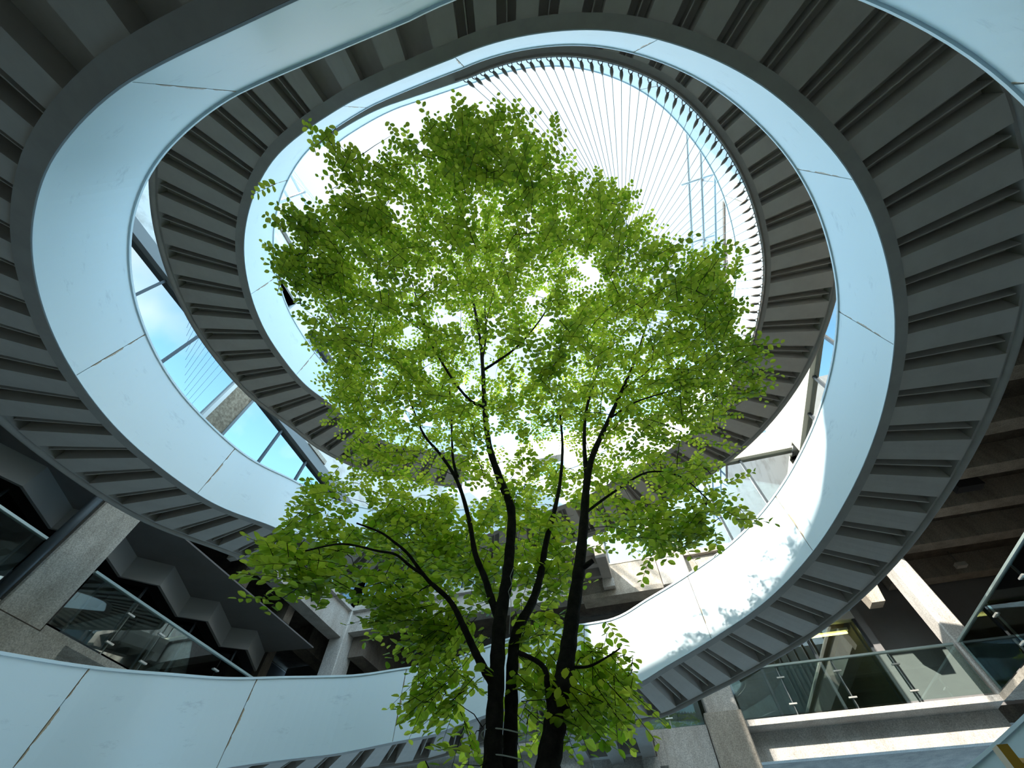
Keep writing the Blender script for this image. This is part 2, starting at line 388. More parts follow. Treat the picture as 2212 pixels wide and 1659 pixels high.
# plain infill beams between the columns where the bridges land
def infill(name, label, a, mt=M['conc']):
    m = MB(); m.bbox(*a); return tag(m.build(name, mt), label, 'beam')
infill('wall_beam', 'plain concrete wall beam left of the low far column, sun patch on its top', (-1.55, 1.03, VF+.02, VF+.5, 4.2, Z1), M['conc_l'])
m = MB(); m.bbox(-1.55, 1.08, VF+.02, VF+.5, 8.95, Z2); m.bbox(-1.55, 1.08, VF-.06, VF+.5, 8.79, 8.95)
tag(m.build('wall_beam', M['conc']), 'streak-stained concrete wall beam high on the far wall where the bridge lands', 'beam')
infill('wall_beam', 'cracked concrete beam face at the foot of the left column', (UL-.5, UL+.06, 3.0, 5.55, 4.3, Z1-.14))

# columns
def column(label, u0, u1, v0, v1, z0, z1, mt=M['conc']):
    m = MB(); c = .03
    rings = [[B(u0+c, v0, z), B(u1-c, v0, z), B(u1, v0+c, z), B(u1, v1, z), B(u0, v1, z), B(u0, v0+c, z)] for z in (z0, z1)]
    m.strip([r[::-1] for r in rings]); return tag(m.build('concrete_column', mt), label, 'column')
column('concrete column low on the far wall right of the trunks, sunlit at its top', 1.05, 1.95, VF-.12, VF+.6, 0, 5.5, M['conc'])
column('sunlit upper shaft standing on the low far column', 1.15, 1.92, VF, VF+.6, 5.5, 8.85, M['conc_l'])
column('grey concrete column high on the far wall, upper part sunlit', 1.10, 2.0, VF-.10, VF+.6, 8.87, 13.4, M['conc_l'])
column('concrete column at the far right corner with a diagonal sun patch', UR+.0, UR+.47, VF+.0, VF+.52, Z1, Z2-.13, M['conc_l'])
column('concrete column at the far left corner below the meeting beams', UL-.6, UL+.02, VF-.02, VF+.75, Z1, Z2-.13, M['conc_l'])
column('wide board-marked concrete column of the left gallery', UL-.45, UL-.0, 4.2, 5.03, Z1-.1, 8.85, M['conc'])
column('thin dark column inside the left gallery by the folded fascia', -13.35, -12.95, 12.95, 13.3, Z1, 9.45, M['conc_d'])
for i, (u, v) in enumerate(((UL-.5, -3.8), (UR+.05, -3.8))):
    column(('concrete column at the near left of the court', 'concrete column at the near right of the court')[i], u, u+.45, v, v+.5, Z1, 8.85)
m = MB(); m.tube([B(UL-.02, 4.05, Z1-.2), B(UL-.02, 4.05, 8.85)], .09, 10)
tag(m.build('drain_pipe', M['frame_d'], smooth=True), 'dark downpipe running up beside the wide left column', 'pipe')
# haunch beams at the corner column
def haunch(label, p):
    m = MB(); m.hexa([B(*q) for q in p]); return tag(m.build('haunch_beam', M['conc_d']), label, 'beam')
haunch('tapered concrete haunch right of the far left corner column', [(-10.35, VF+.5, 8.35), (-9.75, VF+.5, 8.35), (-9.0, 16.6, 7.9), (-9.6, 16.6, 7.9), (-10.35, VF+.5, 9.4), (-9.75, VF+.5, 9.4), (-9.0, 16.6, 9.4), (-9.6, 16.6, 9.4)])
haunch('tapered concrete haunch left of the far left corner column', [(-12.4, 13.4, 8.6), (-11.8, 13.4, 8.6), (-11.1, 16.4, 8.1), (-11.7, 16.4, 8.1), (-12.4, 13.4, 9.4), (-11.8, 13.4, 9.4), (-11.1, 16.4, 9.4), (-11.7, 16.4, 9.4)])
# ceiling beams
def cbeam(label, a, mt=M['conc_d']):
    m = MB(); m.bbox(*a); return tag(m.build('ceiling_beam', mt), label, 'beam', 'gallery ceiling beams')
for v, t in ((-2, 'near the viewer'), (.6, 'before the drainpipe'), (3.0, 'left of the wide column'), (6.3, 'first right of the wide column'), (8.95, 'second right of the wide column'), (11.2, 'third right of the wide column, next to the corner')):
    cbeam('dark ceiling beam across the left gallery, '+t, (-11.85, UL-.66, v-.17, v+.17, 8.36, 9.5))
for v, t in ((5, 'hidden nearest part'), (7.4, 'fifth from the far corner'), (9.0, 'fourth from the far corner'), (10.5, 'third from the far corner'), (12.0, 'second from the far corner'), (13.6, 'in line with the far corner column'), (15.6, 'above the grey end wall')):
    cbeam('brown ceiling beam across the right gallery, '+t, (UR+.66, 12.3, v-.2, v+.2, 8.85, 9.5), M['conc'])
m = MB(); m.hexa([B(6.62, 14.18, 7.84), B(6.97, 14.18, 7.84), B(6.97, 14.55, 7.84), B(6.62, 14.55, 7.84), B(6.4, 14.18, 9.46), B(7.3, 14.18, 9.46), B(7.3, 14.6, 9.46), B(6.4, 14.6, 9.46)])
tag(m.build('concrete_corbel', M['conc']), 'tapered concrete corbel hanging left of the far right corner column', 'corbel')
# left gallery: dropped ceiling and folded fascia
zig = [(-12.7, 2.2), (-12.2, 3.45), (-12.86, 4.75), (-12.18, 5.35), (-12.86, 6.84), (-12.18, 7.5), (-12.86, 8.95), (-12.2, 9.45), (-12.86, 10.87), (-12.18, 11.3), (-12.86, 12.7)]
zig = [(-12.3, -3.0), (-12.9, -1.2), (-12.2, -.6), (-12.85, 1.0), (-12.2, 1.5)] + zig
m = MB()
top = [B(u-.0, v, 8.301) for u, v in zig] + [B(-11.05, 12.9, 8.3), B(-11.05, -3.2, 8.3)]
n = len(top); m.add(top + [(x, y, 8.34) for x, y, z in top], [tuple(range(n-1, -1, -1)), tuple(range(n, 2*n))] + [(i, (i+1) % n, (i+1) % n+n, i+n) for i in range(n)])
struct(m.build('ceiling_dropped', M['grey_wall']))
fw = thing('folded_screen', 'pale grey zigzag fascia with dark folded glass in the left gallery', 'screen', B(-12.5, 5, Z1))
m = MB()
for (a, b) in zip(zig[:-1], zig[1:]): m.hexa([B(a[0], a[1], 7.72), B(b[0], b[1], 7.72), B(b[0]-.09, b[1], 7.72), B(a[0]-.09, a[1], 7.72), B(a[0], a[1], 8.3), B(b[0], b[1], 8.3), B(b[0]-.09, b[1], 8.3), B(a[0]-.09, a[1], 8.3)])
m.build('zigzag_fascia', M['pale_fold'], fw)
for (a, b) in zip(zig[:-1], zig[1:]):
    m = MB(); m.hexa([B(a[0]-.45, a[1], Z1), B(b[0]-.45, b[1], Z1), B(b[0]-.47, b[1], Z1), B(a[0]-.47, a[1], Z1), B(a[0]-.45, a[1], 7.72), B(b[0]-.45, b[1], 7.72), B(b[0]-.47, b[1], 7.72), B(a[0]-.47, a[1], 7.72)])
    m.build('glass_leaf', M['dglass'], fw)
    m = MB(); m.tube([B(a[0]-.45, a[1], Z1), B(a[0]-.45, a[1], 7.75)], .035, 6); m.build('upright', M['frame_d'], fw)
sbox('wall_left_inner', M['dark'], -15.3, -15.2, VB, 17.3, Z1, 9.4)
# far gallery end wall with a big lit window
m = MB()
for a in ((6.55, 6.75, 15.6, 16.1, Z1, 8.35), (6.75, 12.3, 15.9, 16.1, Z1, 9.45), (-10, -3.0, 16.4, 16.6, Z1, 9.45), (-3.0, 6.55, 15.9, 16.1, 8.35, 9.45), (-15, -10, 16.4, 16.6, Z1, 9.45)): m.bbox(*a)
struct(m.build('wall_far', M['grey_wall']))
w = struct(bpy.data.objects.new('window_1', None)); COL.objects.link(w); w.location = B(2, 15.8, Z1)
m = MB(); m.bbox(-3, 6.55, 15.62, 15.88, 8.12, 8.35); m.bbox(-3, 6.55, 15.62, 15.88, Z1, Z1+.06); m.build('header', M['lampw'], w)
for u in (-2.95, -.6, 1.6, 3.3, 4.95, 6.5):
    m = MB(); m.bbox(u-.035, u+.035, 15.66, 15.74, Z1+.06, 8.12); m.build('mullion', M['frame_d'], w)
m = MB(); m.bbox(-3, 6.5, 15.69, 15.70, Z1+.06, 8.12); m.build('pane', M['glass'], w)
m = MB(); m.bbox(-3, 6.5, 19.5, 19.6, Z1, 8.6); struct(m.build('wall_room_far', M['grey_wall']))
sbox('wall_room_side', M['grey_wall'], 6.5, 6.7, 16.1, 19.5, Z1, 8.6)
sbox('wall_room_other', M['grey_wall'], -3.2, -3.0, 16.1, 19.5, Z1, 8.6)
sbox('ceiling_room_far', M['wood'], -3, 6.5, 16.1, 19.5, 8.35, 8.45); sbox('floor_room_far', M['conc'], -3, 6.5, 16.1, 19.5, Z1-.2, Z1)
t = thing('glow_tube', 'glowing yellow tube light along the head of the far gallery window', 'light', B(5.6, 16.2, 8.0))
m = MB(); m.tube([B(4.6, 16.25, 8.0), B(6.35, 16.25, 8.0)], .035, 8); m.build('tube', M['warm'], t, smooth=True)
m = MB(); m.bbox(4.5, 6.4, 16.18, 16.32, 8.05, 8.12); m.build('housing', M['lampw'], t)
t = thing('glow_tube', 'small yellow glowing line added to imitate a reflection in the right gallery glass', 'light', B(9.0, 11.2, 8.7))  # added glowing tube imitating a faint reflection in the glass; no lamp here
m = MB(); q = at_z(2092, 1332, 8.6); q2 = q + Vector((CA, -SA, 0))*.75; m.tube([q, q2], .016, 8); m.build('tube', M['warm'], t, smooth=True)
m = MB(); m.tube([q+Vector((0, 0, .035)), q2+Vector((0, 0, .035))], .02, 4); m.build('housing', M['lampw'], t)  # backing strip of the added glint, not a lamp fitting
# ceiling lamps
def lamp(label, u, v, z, group='gallery ceiling lamps', sz=.14):
    t = thing('ceiling_lamp', label, 'lamp', B(u, v, z), group)
    m = MB(); m.bbox(u-sz, u+sz, v-sz*.6, v+sz*.6, z, z+.12); m.build('lamp_body', M['lampw'], t)
    m = MB(); m.tube([B(u, v, z+.12), B(u, v, 9.5)], .015, 6); m.build('stem', M['steel'], t)
lamp('small white box lamp on the right gallery ceiling nearer the ramp', 9.0, 14.0, 9.1)
lamp('small white box lamp on the right gallery ceiling above the corner column', 10.1, 15.2, 8.95)
lamp('small white lamp on the left gallery ceiling by the second beam', -11.1, 8.2, 8.75)
lamp('small white lamp under the ceiling behind the far left corner column', -12.0, 15.2, 8.3)
m = MB(); m.bbox(8.9, 9.5, 11.1, 11.35, 8.9, 9.3); tag(m.build('speaker_box', M['dark']), 'small dark box fixed to the right gallery ceiling between the beams', 'speaker')

# glass balustrades
def balustrade(label, axis, c, s0, s1, posts, z0=Z1):
    sg = 1
    t = thing('glass_balustrade', label, 'balustrade', B(*((s0, c, z0) if axis == 'u' else (c, s0, z0))), 'glass balustrades of the first floor')
    def bx(m, a0, a1, o0, o1, za, zb):
        if axis == 'u': m.bbox(a0, a1, c+o0, c+o1, za, zb)
        else:
            k = 1 if c > 0 else -1; lo, hi = sorted((c+k*o0, c+k*o1)); m.bbox(lo, hi, a0, a1, za, zb)
    ps = [s0] + list(posts) + [s1]
    for a, b in zip(ps[:-1], ps[1:]):
        m = MB(); bx(m, a+.012, b-.012, .05, .062, z0+.05, z0+1.09); m.build('glass_pane', M['glass'], t)
    m = MB(); bx(m, s0, s1, .02, .10, z0+1.045, z0+1.09); m.build('top_rail', M['rail'], t)
    for p in posts:
        m = MB(); bx(m, p-.012, p+.012, .075, .16, z0, z0+1.045); q = m.build('post', M['steel'], t)
        for zc in (.22, .78):
            m = MB(); bx(m, p-.09, p+.09, .03, .08, z0+zc, z0+zc+.03); m.build('clamp', M['bright'], q)
balustrade('glass balustrade on the sunlit right balcony of the far wall', 'u', VF, 1.96, UR-.05, (3.2, 4.55, 5.88))
balustrade('short glass balustrade left of the low far column, reflecting the tree', 'u', VF+.1, -.3, 1.03, (.2,))
balustrade('glass balustrade low on the far wall left of the trunks', 'u', VF, UL+.1, -1.6, (-8.6, -6.9, -5.2, -3.5))
balustrade('glass balustrade of the left gallery right of the wide column', 'v', UL, 5.08, VF-.1, (6.3, 7.2, 9.05, 10.6, 12.1))
balustrade('glass balustrade of the left gallery left of the drainpipe', 'v', UL, VB+.2, 3.95, (-3, -1.3, .4, 2.1))
balustrade('glass balustrade of the right gallery at the right picture edge', 'v', UR, VB+.2, VF-.05, (-2.8, -1.2, .4, 2.0, 3.6, 5.2, 6.8, 8.4, 10.1, 11.6))

# second floor: windows and walls above
win_n = [1]
def window(axis, c, s0, s1, z0, z1, mulls, glass, frame, header, hz, hd=.12, trans=()):
    win_n[0] += 1
    k = 1 if c > 0 else -1
    def bx(m, a0, a1, o0, o1, za, zb):
        if axis == 'u': m.bbox(a0, a1, c+o0, c+o1, za, zb)
        else: lo, hi = sorted((c+k*o0, c+k*o1)); m.bbox(lo, hi, a0, a1, za, zb)
    w = struct(bpy.data.objects.new('window_%d' % win_n[0], None)); COL.objects.link(w); w.location = B(*((s0, c, z0) if axis == 'u' else (c, s0, z0)))
    ms = [s0] + list(mulls) + [s1]
    for a, b in zip(ms[:-1], ms[1:]):
        m = MB(); bx(m, a, b, .10, .115, z0, z1); m.build('pane', glass, w)
    for a in mulls:
        m = MB(); bx(m, a-.035, a+.035, .05, .17, z0, z1); m.build('mullion', frame, w)
    for zt in trans:
        m = MB(); bx(m, s0, s1, .06, .16, zt-.03, zt+.03); m.build('transom', frame, w)
    m = MB(); bx(m, s0, s1, -hd*.5, .3, z1, z1+hz); m.build('header', header, w)
    m = MB(); bx(m, s0, s1, .0, .2, z0-.06, z0); m.build('sill', header, w)
    return w
window('v', UL, VB, 4.30, Z2+.06, 12.7, (-2.4, -.7, .95, 2.6), M['wglass'], M['frame_d'], M['frame_g'], .42)
window('v', UL, 5.12, 13.3, Z2+.06, 12.7, (6.62, 8.2, 9.8, 11.4), M['wglass'], M['frame_d'], M['frame_g'], .42)
w = MB(); w.bbox(UL-.25, UL-.02, 4.42, 5.05, Z2, 12.7)
tag(w.build('board_panel', M['osb']), 'brown strand board filling the gap in the left window band', 'panel')
w = MB(); w.bbox(UL-.2, UL+.03, 4.28, 4.40, Z2, 12.7); struct(w.build('trim_1', M['lampw']))
w = MB(); w.bbox(UL-.2, UL+.02, 5.05, 5.13, Z2, 12.7); struct(w.build('trim_2', M['frame_g']))
window('u', VF, 2.02, UR-.0, Z2+.06, 13.4, (3.75, 5.45), M['cglass'], M['frame_d'], M['cream'], .42)
window('u', VF, -1.55, 1.08, Z2+.06, 13.4, (-.46,), M['cglass'], M['frame_d'], M['cream'], .42)
window('u', VF, UL+.05, -1.6, Z2+.06, 13.4, (-9.6, -8.2, -6.6, -5.0, -3.4), M['cglass'], M['frame_g'], M['cream'], .42)
window('v', UR, VB, 13.1, Z2+.06, 12.85, (-2, -.2, 1.5, 3.2, 4.85, 6.45, 8.05, 9.7, 11.3), M['cglass'], M['frame_d'], M['cream'], .5)
# rooms behind the windows
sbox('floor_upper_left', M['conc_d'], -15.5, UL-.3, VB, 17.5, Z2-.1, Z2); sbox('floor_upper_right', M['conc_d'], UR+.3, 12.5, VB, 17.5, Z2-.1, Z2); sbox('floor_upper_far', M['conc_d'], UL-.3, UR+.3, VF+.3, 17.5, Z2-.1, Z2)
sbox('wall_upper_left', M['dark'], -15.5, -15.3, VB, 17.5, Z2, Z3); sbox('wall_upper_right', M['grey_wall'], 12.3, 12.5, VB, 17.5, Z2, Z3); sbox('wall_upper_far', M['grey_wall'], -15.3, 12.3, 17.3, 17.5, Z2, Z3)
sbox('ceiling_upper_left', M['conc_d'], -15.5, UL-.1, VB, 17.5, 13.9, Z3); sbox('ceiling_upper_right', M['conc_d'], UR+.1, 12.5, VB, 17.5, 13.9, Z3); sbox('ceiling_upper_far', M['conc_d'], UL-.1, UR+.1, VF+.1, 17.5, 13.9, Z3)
for i, v in enumerate((9.2, 10.8, 12.4)):
    m = MB(); m.bbox(UR+.4, 12.3, v-.15, v+.15, 13.3, 13.9)
for z, v in ((13.45, 14.4), (13.35, 15.4), (13.25, 16.4)):
    m = MB(); m.bbox(2.0, UR, v-.12, v+.12, z, 13.9); tag(m.build('ceiling_beam', M['conc']), 'beam seen dimly through the upper window of the far wall, %s' % {14.4: 'closest to the glass', 15.4: 'in the middle', 16.4: 'deepest in the room'}[v], 'beam', 'beams behind the upper far window')
# high outer walls up to the roof, with openings
def holed(name, mt, axis, c, depth, s0, s1, z0, z1, holes):
    k = 1 if c > 0 else -1; m = MB()
    def bx(a0, a1, za, zb):
        if a1-a0 < 1e-3 or zb-za < 1e-3: return
        if axis == 'u': m.bbox(a0, a1, c, c+depth, za, zb)
        else: lo, hi = sorted((c, c+k*depth)); m.bbox(lo, hi, a0, a1, za, zb)
    ss = sorted({s0, s1, *[h[0] for h in holes], *[h[1] for h in holes]})
    for a, b in zip(ss[:-1], ss[1:]):
        cuts = sorted((h[2], h[3]) for h in holes if h[0] <= a+1e-6 and h[1] >= b-1e-6); z = z0
        for ca, cb in cuts: bx(a, b, z, ca); z = cb
        bx(a, b, z, z1)
    return struct(m.build(name, mt))
ZR = 19.2
holed('wall_left_upper', M['plaster'], 'v', UL, .45, VB, 18, 13.12, ZR, [(-1.2, .2, 16.0, 17.5), (2.35, 3.7, 15.6, 17.45), (4.9, 6.6, 15.4, 17.55), (7.6, 9.2, 15.4, 17.5), (10.4, 12.2, 15.4, 17.5)])
holed('wall_right_upper', M['plaster'], 'v', UR, .45, VB, 18, 13.35, ZR, [(-1, .6, 15.6, 17.4), (2.2, 3.8, 15.6, 17.4)])
holed('wall_far_upper', M['plaster'], 'u', VF, .45, UL-.4, UR+.4, 13.82, 17.2, [(6.2, 7.2, 14.5, 15.2), (1.8, 3.2, 14.6, 15.8), (-3, -1.5, 14.6, 15.8), (-7.5, -6, 14.6, 15.8)])
for i, (v0, v1) in enumerate(((-1.2, .2), (2.35, 3.7), (4.9, 6.6), (7.6, 9.2), (10.4, 12.2))):
    window('v', UL-.14, v0, v1, 15.4 if v0 > 3 else 15.6, 17.45, ((v0+v1)/2,), M['wglass'], M['frame_d'], M['frame_g'], .05)
m = MB(); m.bbox(UL-.6, UL+.06, VB, 18, ZR, ZR+.22); tag(m.build('roof_coping', M['conc_d']), 'weathered concrete coping on the left roof edge', 'coping')
m = MB(); m.bbox(UR-.05, UR+.6, 5.2, 10.6, ZR, ZR+.14); tag(m.build('roof_coping', M['conc_d']), 'short brown weathered coping on the right roof edge', 'coping')
m = MB()
for i in range(8): m.bbox(UR-.02, UR, 6.9+i*.34, 6.9+i*.34+.30, ZR-.10-.05*((i*5) % 4), ZR)
m.build('broken_plaster', M['conc_d'], bpy.data.objects['roof_coping.001'])
m = MB(); m.bbox(UL+.0, UL+.10, 7.75, 8.9, 12.7+.44, 12.7+.62); m.bbox(UL, UL+.3, 7.8, 8.1, 13.5, 13.75)
tag(m.build('wall_block', M['conc']), 'small concrete block projecting from the white wall above the left windows', 'block')
m = MB(); m.hexa([B(UL+.0, 11.1, 9.2), B(UL+.22, 11.1, 9.2), B(UL+.22, 11.5, 9.2), B(UL, 11.5, 9.2), B(UL, 11.1, 9.95), B(UL+.32, 11.1, 9.95), B(UL+.32, 11.5, 9.95), B(UL, 11.5, 9.95)])
tag(m.build('wall_bracket', M['conc_l']), 'small concrete bracket on the pale beam left of the corner column', 'bracket')
m = MB(); m.bbox(UR-.06, UR+.35, VB, 13.3, 13.35, 13.42); struct(m.build('trim_3', M['cream']))

# bridges from the ramps to the gallery
def bridge(label, us, vs, zs, zr_):
    (u0, u1), (v0, v1), (za, zb) = us, vs, zs
    t = thing('landing_bridge', label, 'bridge', B((u0+u1)/2, v1, zb))
    def seg(m, a0, a1, b0, b1, h0, h1):
        f = lambda v: za+(zb-za)*(v-v0)/(v1-v0)
        m.hexa([B(a0, b0, f(b0)+h0), B(a1, b0, f(b0)+h0), B(a1, b1, f(b1)+h0), B(a0, b1, f(b1)+h0), B(a0, b0, f(b0)+h1), B(a1, b0, f(b0)+h1), B(a1, b1, f(b1)+h1), B(a0, b1, f(b1)+h1)])
    m = MB(); seg(m, u0, u1, v0, v1, .36, .52); m.build('deck', M['soffit'], t)
    n = 3 if u1-u0 > 1.8 else 2
    for i in range(n):
        a = u0+(u1-u0-.32)*i/(n-1); m = MB(); seg(m, a, a+.32, v0, v1-.0, 0, .36); m.build('girder', M['soffit2'], t)
    for b0, b1 in ((v0+.5, v0+.75), (v1-.5, v1-.3)):
        for i in range(n-1):
            st = (u1-u0-.32)/(n-1); m = MB(); seg(m, u0+st*i+.32, u0+st*(i+1), b0, b1, .04, .36); m.build('cross_beam', M['soffit2'], t)
    for a in (u0, u1-.3):
        m = MB(); seg(m, a-.04, a+.34, v1-.3, v1-.02, -.28, -.0); m.build('bearing', M['conc_l'], t)
bridge('grey landing bridge from the lower ramp to the far wall, right of the trunks', (-2.2, -.33), (11.2, VF), (4.72, 4.72), 0)
bridge('grey landing bridge from the upper ramp to the streaked wall beam', (-2.0, -.45), (11.6, VF), (9.0, 9.3), 0)
m = MB(); m.bbox(-.30, -.10, VF-.10, VF+.015, 4.6, 5.28); tag(m.build('bearing_pad', M['conc_l']), 'pale vertical concrete pad beside the lower landing bridge', 'pad')

# yellow stand near the lower right corner
t = thing('sign_stand', 'yellow steel stand with a slanted top at the lower right corner', 'stand', B(1.56, 2.98, 0))
m = MB(); m.bbox(1.455, 1.50, 2.96, 3.02, 0, 2.155); m.build('post', M['yellow'], t)
m = MB(); m.hexa([B(1.50, 2.90, 2.03), B(1.95, 2.90, 1.98), B(1.95, 3.05, 2.02), B(1.50, 3.05, 2.08), B(1.50, 2.90, 2.06), B(1.95, 2.90, 2.01), B(1.95, 3.05, 2.07), B(1.50, 3.05, 2.13)]); m.build('slanted_panel', M['yellow'], t)
m = MB(); m.bbox(1.40, 2.0, 2.85, 3.1, 0, .04); m.build('base_plate', M['yellow'], t)

# ------------------------------------------------------------------ the tree
TS = 1.10
def P(px, py, y):
    d = ray(px, py); t = y*TS/d.y
    return Vector((d.x*t, d.y*t, d.z*t+EYE))
TREE = thing('courtyard_tree', 'tall green leafy tree with three dark stems rising in the middle of the court', 'tree', (P(1100, 1659, y=3.0).x, 3.0*TS, 0))
skel = []
def limb(name, pts, r0, r1, n=10):
    ps = [P(p[0], p[1], y=p[2]) for p in pts]
    # smooth by Catmull-Rom
    out = []
    for i in range(len(ps)-1):
        a, b, c, d = ps[max(i-1, 0)], ps[i], ps[i+1], ps[min(i+2, len(ps)-1)]
        for k in range(5):
            t = k/5; out.append(b + .5*t*((c-a) + t*((2*a-5*b+4*c-d) + t*(3*(b-c)+d-a))))
    out.append(ps[-1])
    if out[0].z < 2.9 and r0 > .035 and name == 'trunk':
        out = [Vector((out[0].x, out[0].y, 0))] + out
    m = MB(); N = len(out); m.tube(out, [TS*(r0+(r1-r0)*i/(N-1))*(1+.07*math.sin(i*2.3+r0*90)) for i in range(N)], n); m.build(name, M['bark'], TREE, smooth=True)
    skel.extend(out[1:])
    return out
limb('trunk', [(1064, 1659, 3.0), (1068, 1560, 3.0), (1074, 1440, 3.0), (1080, 1340, 3.0), (1094, 1260, 3.0), (1101, 1190, 3.0), (1104, 1100, 3.0), (1078, 1030, 3.0), (1056, 960, 2.98), (1047, 880, 2.95), (1043, 800, 2.9), (1038, 740, 2.8), (1026, 670, 2.65), (1010, 590, 2.45), (1000, 500, 2.2), (992, 420, 1.7)], .058, .012)
limb('trunk', [(1101, 1659, 3.08), (1104, 1540, 3.08), (1108, 1420, 3.08), (1118, 1360, 3.1), (1150, 1300, 3.15), (1168, 1240, 3.2), (1180, 1170, 3.2), (1196, 1110, 3.25), (1210, 1040, 3.3), (1215, 960, 3.3), (1208, 880, 3.3)], .048, .012)
limb('trunk', [(1183, 1659, 2.95), (1198, 1570, 2.95), (1213, 1490, 2.95), (1226, 1410, 2.97), (1238, 1320, 3.0), (1252, 1220, 3.0), (1261, 1130, 3.05), (1268, 1040, 3.05), (1282, 980, 3.05), (1316, 905, 3.0), (1345, 840, 2.95), (1375, 770, 2.85), (1400, 690, 2.7)], .072, .012)
limb('branch', [(1267, 1030, 3.05), (1262, 950, 3.1), (1268, 880, 3.1), (1290, 800, 3.1), (1302, 740, 3.05), (1310, 650, 2.95)], .026, .008)
limb('branch', [(1068, 1478, 3.0), (1050, 1452, 2.97), (1028, 1412, 2.93), (1008, 1368, 2.9), (984, 1317, 2.86), (965, 1290, 2.84), (935, 1262, 2.8)], .032, .013)
limb('branch', [(1080, 1345, 3.0), (1060, 1290, 3.02), (1047, 1248, 3.03), (1026, 1194, 3.05), (1012, 1117, 3.1), (988, 1040, 3.1), (953, 984, 3.1), (917, 941, 3.05), (895, 890, 3.0), (872, 830, 2.9)], .030, .009)
limb('branch', [(988, 1030, 3.1), (978, 985, 3.12), (975, 900, 3.15), (970, 830, 3.15)], .018, .008)
limb('branch', [(965, 1290, 2.84), (930, 1259, 2.8), (906, 1230, 2.76), (880, 1195, 2.72), (850, 1170, 2.66), (822, 1150, 2.6), (770, 1130, 2.5)], .016, .006)
limb('branch', [(915, 1242, 2.78), (885, 1222, 2.72), (855, 1198, 2.66), (815, 1190, 2.56), (740, 1175, 2.45), (660, 1190, 2.3)], .012, .005)
limb('branch', [(1044, 800, 2.9), (1075, 780, 2.8), (1110, 755, 2.7), (1140, 725, 2.6), (1180, 670, 2.45), (1210, 600, 2.25)], .020, .007)
limb('branch', [(1046, 880, 2.95), (1010, 860, 2.9), (965, 800, 2.8), (925, 725, 2.65), (900, 645, 2.45), (880, 580, 2.25), (850, 500, 1.95)], .020, .007)
limb('branch', [(1042, 780, 2.88), (1050, 720, 2.8), (1047, 650, 2.6), (1050, 560, 2.35), (1060, 470, 2.0), (1075, 380, 1.4)], .016, .006)
limb('branch', [(925, 725, 2.65), (880, 690, 2.5), (820, 640, 2.3), (760, 600, 2.1)], .010, .004)
limb('branch', [(1316, 905, 3.0), (1370, 870, 2.95), (1430, 850, 2.9), (1500, 830, 2.8)], .014, .005)
limb('branch', [(1345, 840, 2.95), (1400, 800, 2.85), (1460, 720, 2.7), (1500, 650, 2.5)], .012, .005)
limb('branch', [(1262, 1110, 3.05), (1330, 1060, 3.1), (1400, 1020, 3.1), (1470, 1030, 3.05), (1530, 1080, 3.0)], .014, .005)
limb('branch', [(1188, 1530, 2.95), (1182, 1480, 2.9), (1179, 1450, 2.88), (1165, 1432, 2.86), (1140, 1418, 2.84), (1118, 1408, 2.82)], .020, .012)
limb('branch', [(1225, 1440, 2.97), (1270, 1440, 2.9), (1310, 1420, 2.8), (1340, 1400, 2.7)], .010, .004)
m = MB(); m.tube([P(1250, 1232, y=3.0), P(1266, 1222, y=2.97), P(1281, 1211, y=2.95)], [.03, .024, .021], 8); m.build('branch_stub', M['bark'], TREE, smooth=True)
# white twine round the twin stems
for yy in (1587, 1643):
    c = P(1084, yy, y=3.04); m = MB()
    m.tube([c + Vector((math.cos(a)*.135, math.sin(a)*.10, .008*math.sin(a*2))) for a in np.linspace(0, 2*math.pi, 21)], .004, 5); m.build('twine', M['twine'], TREE)
m = MB(); m.tube([P(1110, 1225, y=2.93), P(1102, 1245, y=2.92), P(1106, 1262, y=2.92), P(1098, 1278, y=2.92), P(1104, 1300, y=2.93), P(1100, 1370, y=2.94)], .0025, 5); m.build('twine', M['twine'], TREE)

CROWN = [  # polygons in the frame: (weight, points)
 (1.08, [(985, 245), (1030, 290), (1075, 250), (1120, 265), (1190, 310), (1200, 350), (1290, 410), (1350, 425), (1370, 480), (1450, 540), (1545, 560), (1570, 610), (1560, 680), (1600, 740), (1635, 800), (1625, 860), (1570, 910), (1560, 960), (1480, 950), (1400, 930), (1250, 900), (1000, 900), (760, 920), (700, 860), (740, 780), (690, 730), (720, 670), (640, 620), (600, 560), (690, 540), (610, 470), (700, 460), (750, 400), (700, 300), (780, 360), (845, 290), (890, 330), (950, 290)]),
 (.62, [(760, 920), (1000, 890), (1250, 890), (1420, 930), (1560, 950), (1530, 1010), (1580, 1050), (1600, 1110), (1530, 1140), (1430, 1200), (1380, 1160), (1290, 1170), (1240, 1200), (1200, 1300), (1120, 1250), (1040, 1280), (960, 1200), (880, 1130), (800, 1080), (720, 980)]),
 (.58, [(600, 1140), (680, 1060), (800, 1020), (900, 1080), (1000, 1160), (1060, 1250), (1040, 1340), (960, 1330), (850, 1370), (810, 1310), (760, 1240), (680, 1270), (600, 1230), (570, 1235)]),
 (.48, [(850, 1370), (960, 1320), (1040, 1400), (1050, 1560), (1000, 1659), (985, 1640), (1030, 1540), (990, 1480), (940, 1540), (920, 1470), (880, 1500), (900, 1430)]),
 (.55, [(1180, 1460), (1260, 1420), (1310, 1385), (1345, 1400), (1360, 1480), (1350, 1540), (1290, 1545), (1250, 1610), (1210, 1590), (1200, 1530), (1150, 1570), (1130, 1580), (1140, 1490)]),
 (.36, [(1120, 1220), (1230, 1200), (1230, 1380), (1180, 1380), (1120, 1400), (1112, 1300)]),
 (.30, [(1120, 1385), (1230, 1370), (1220, 1470), (1130, 1480)]),
]
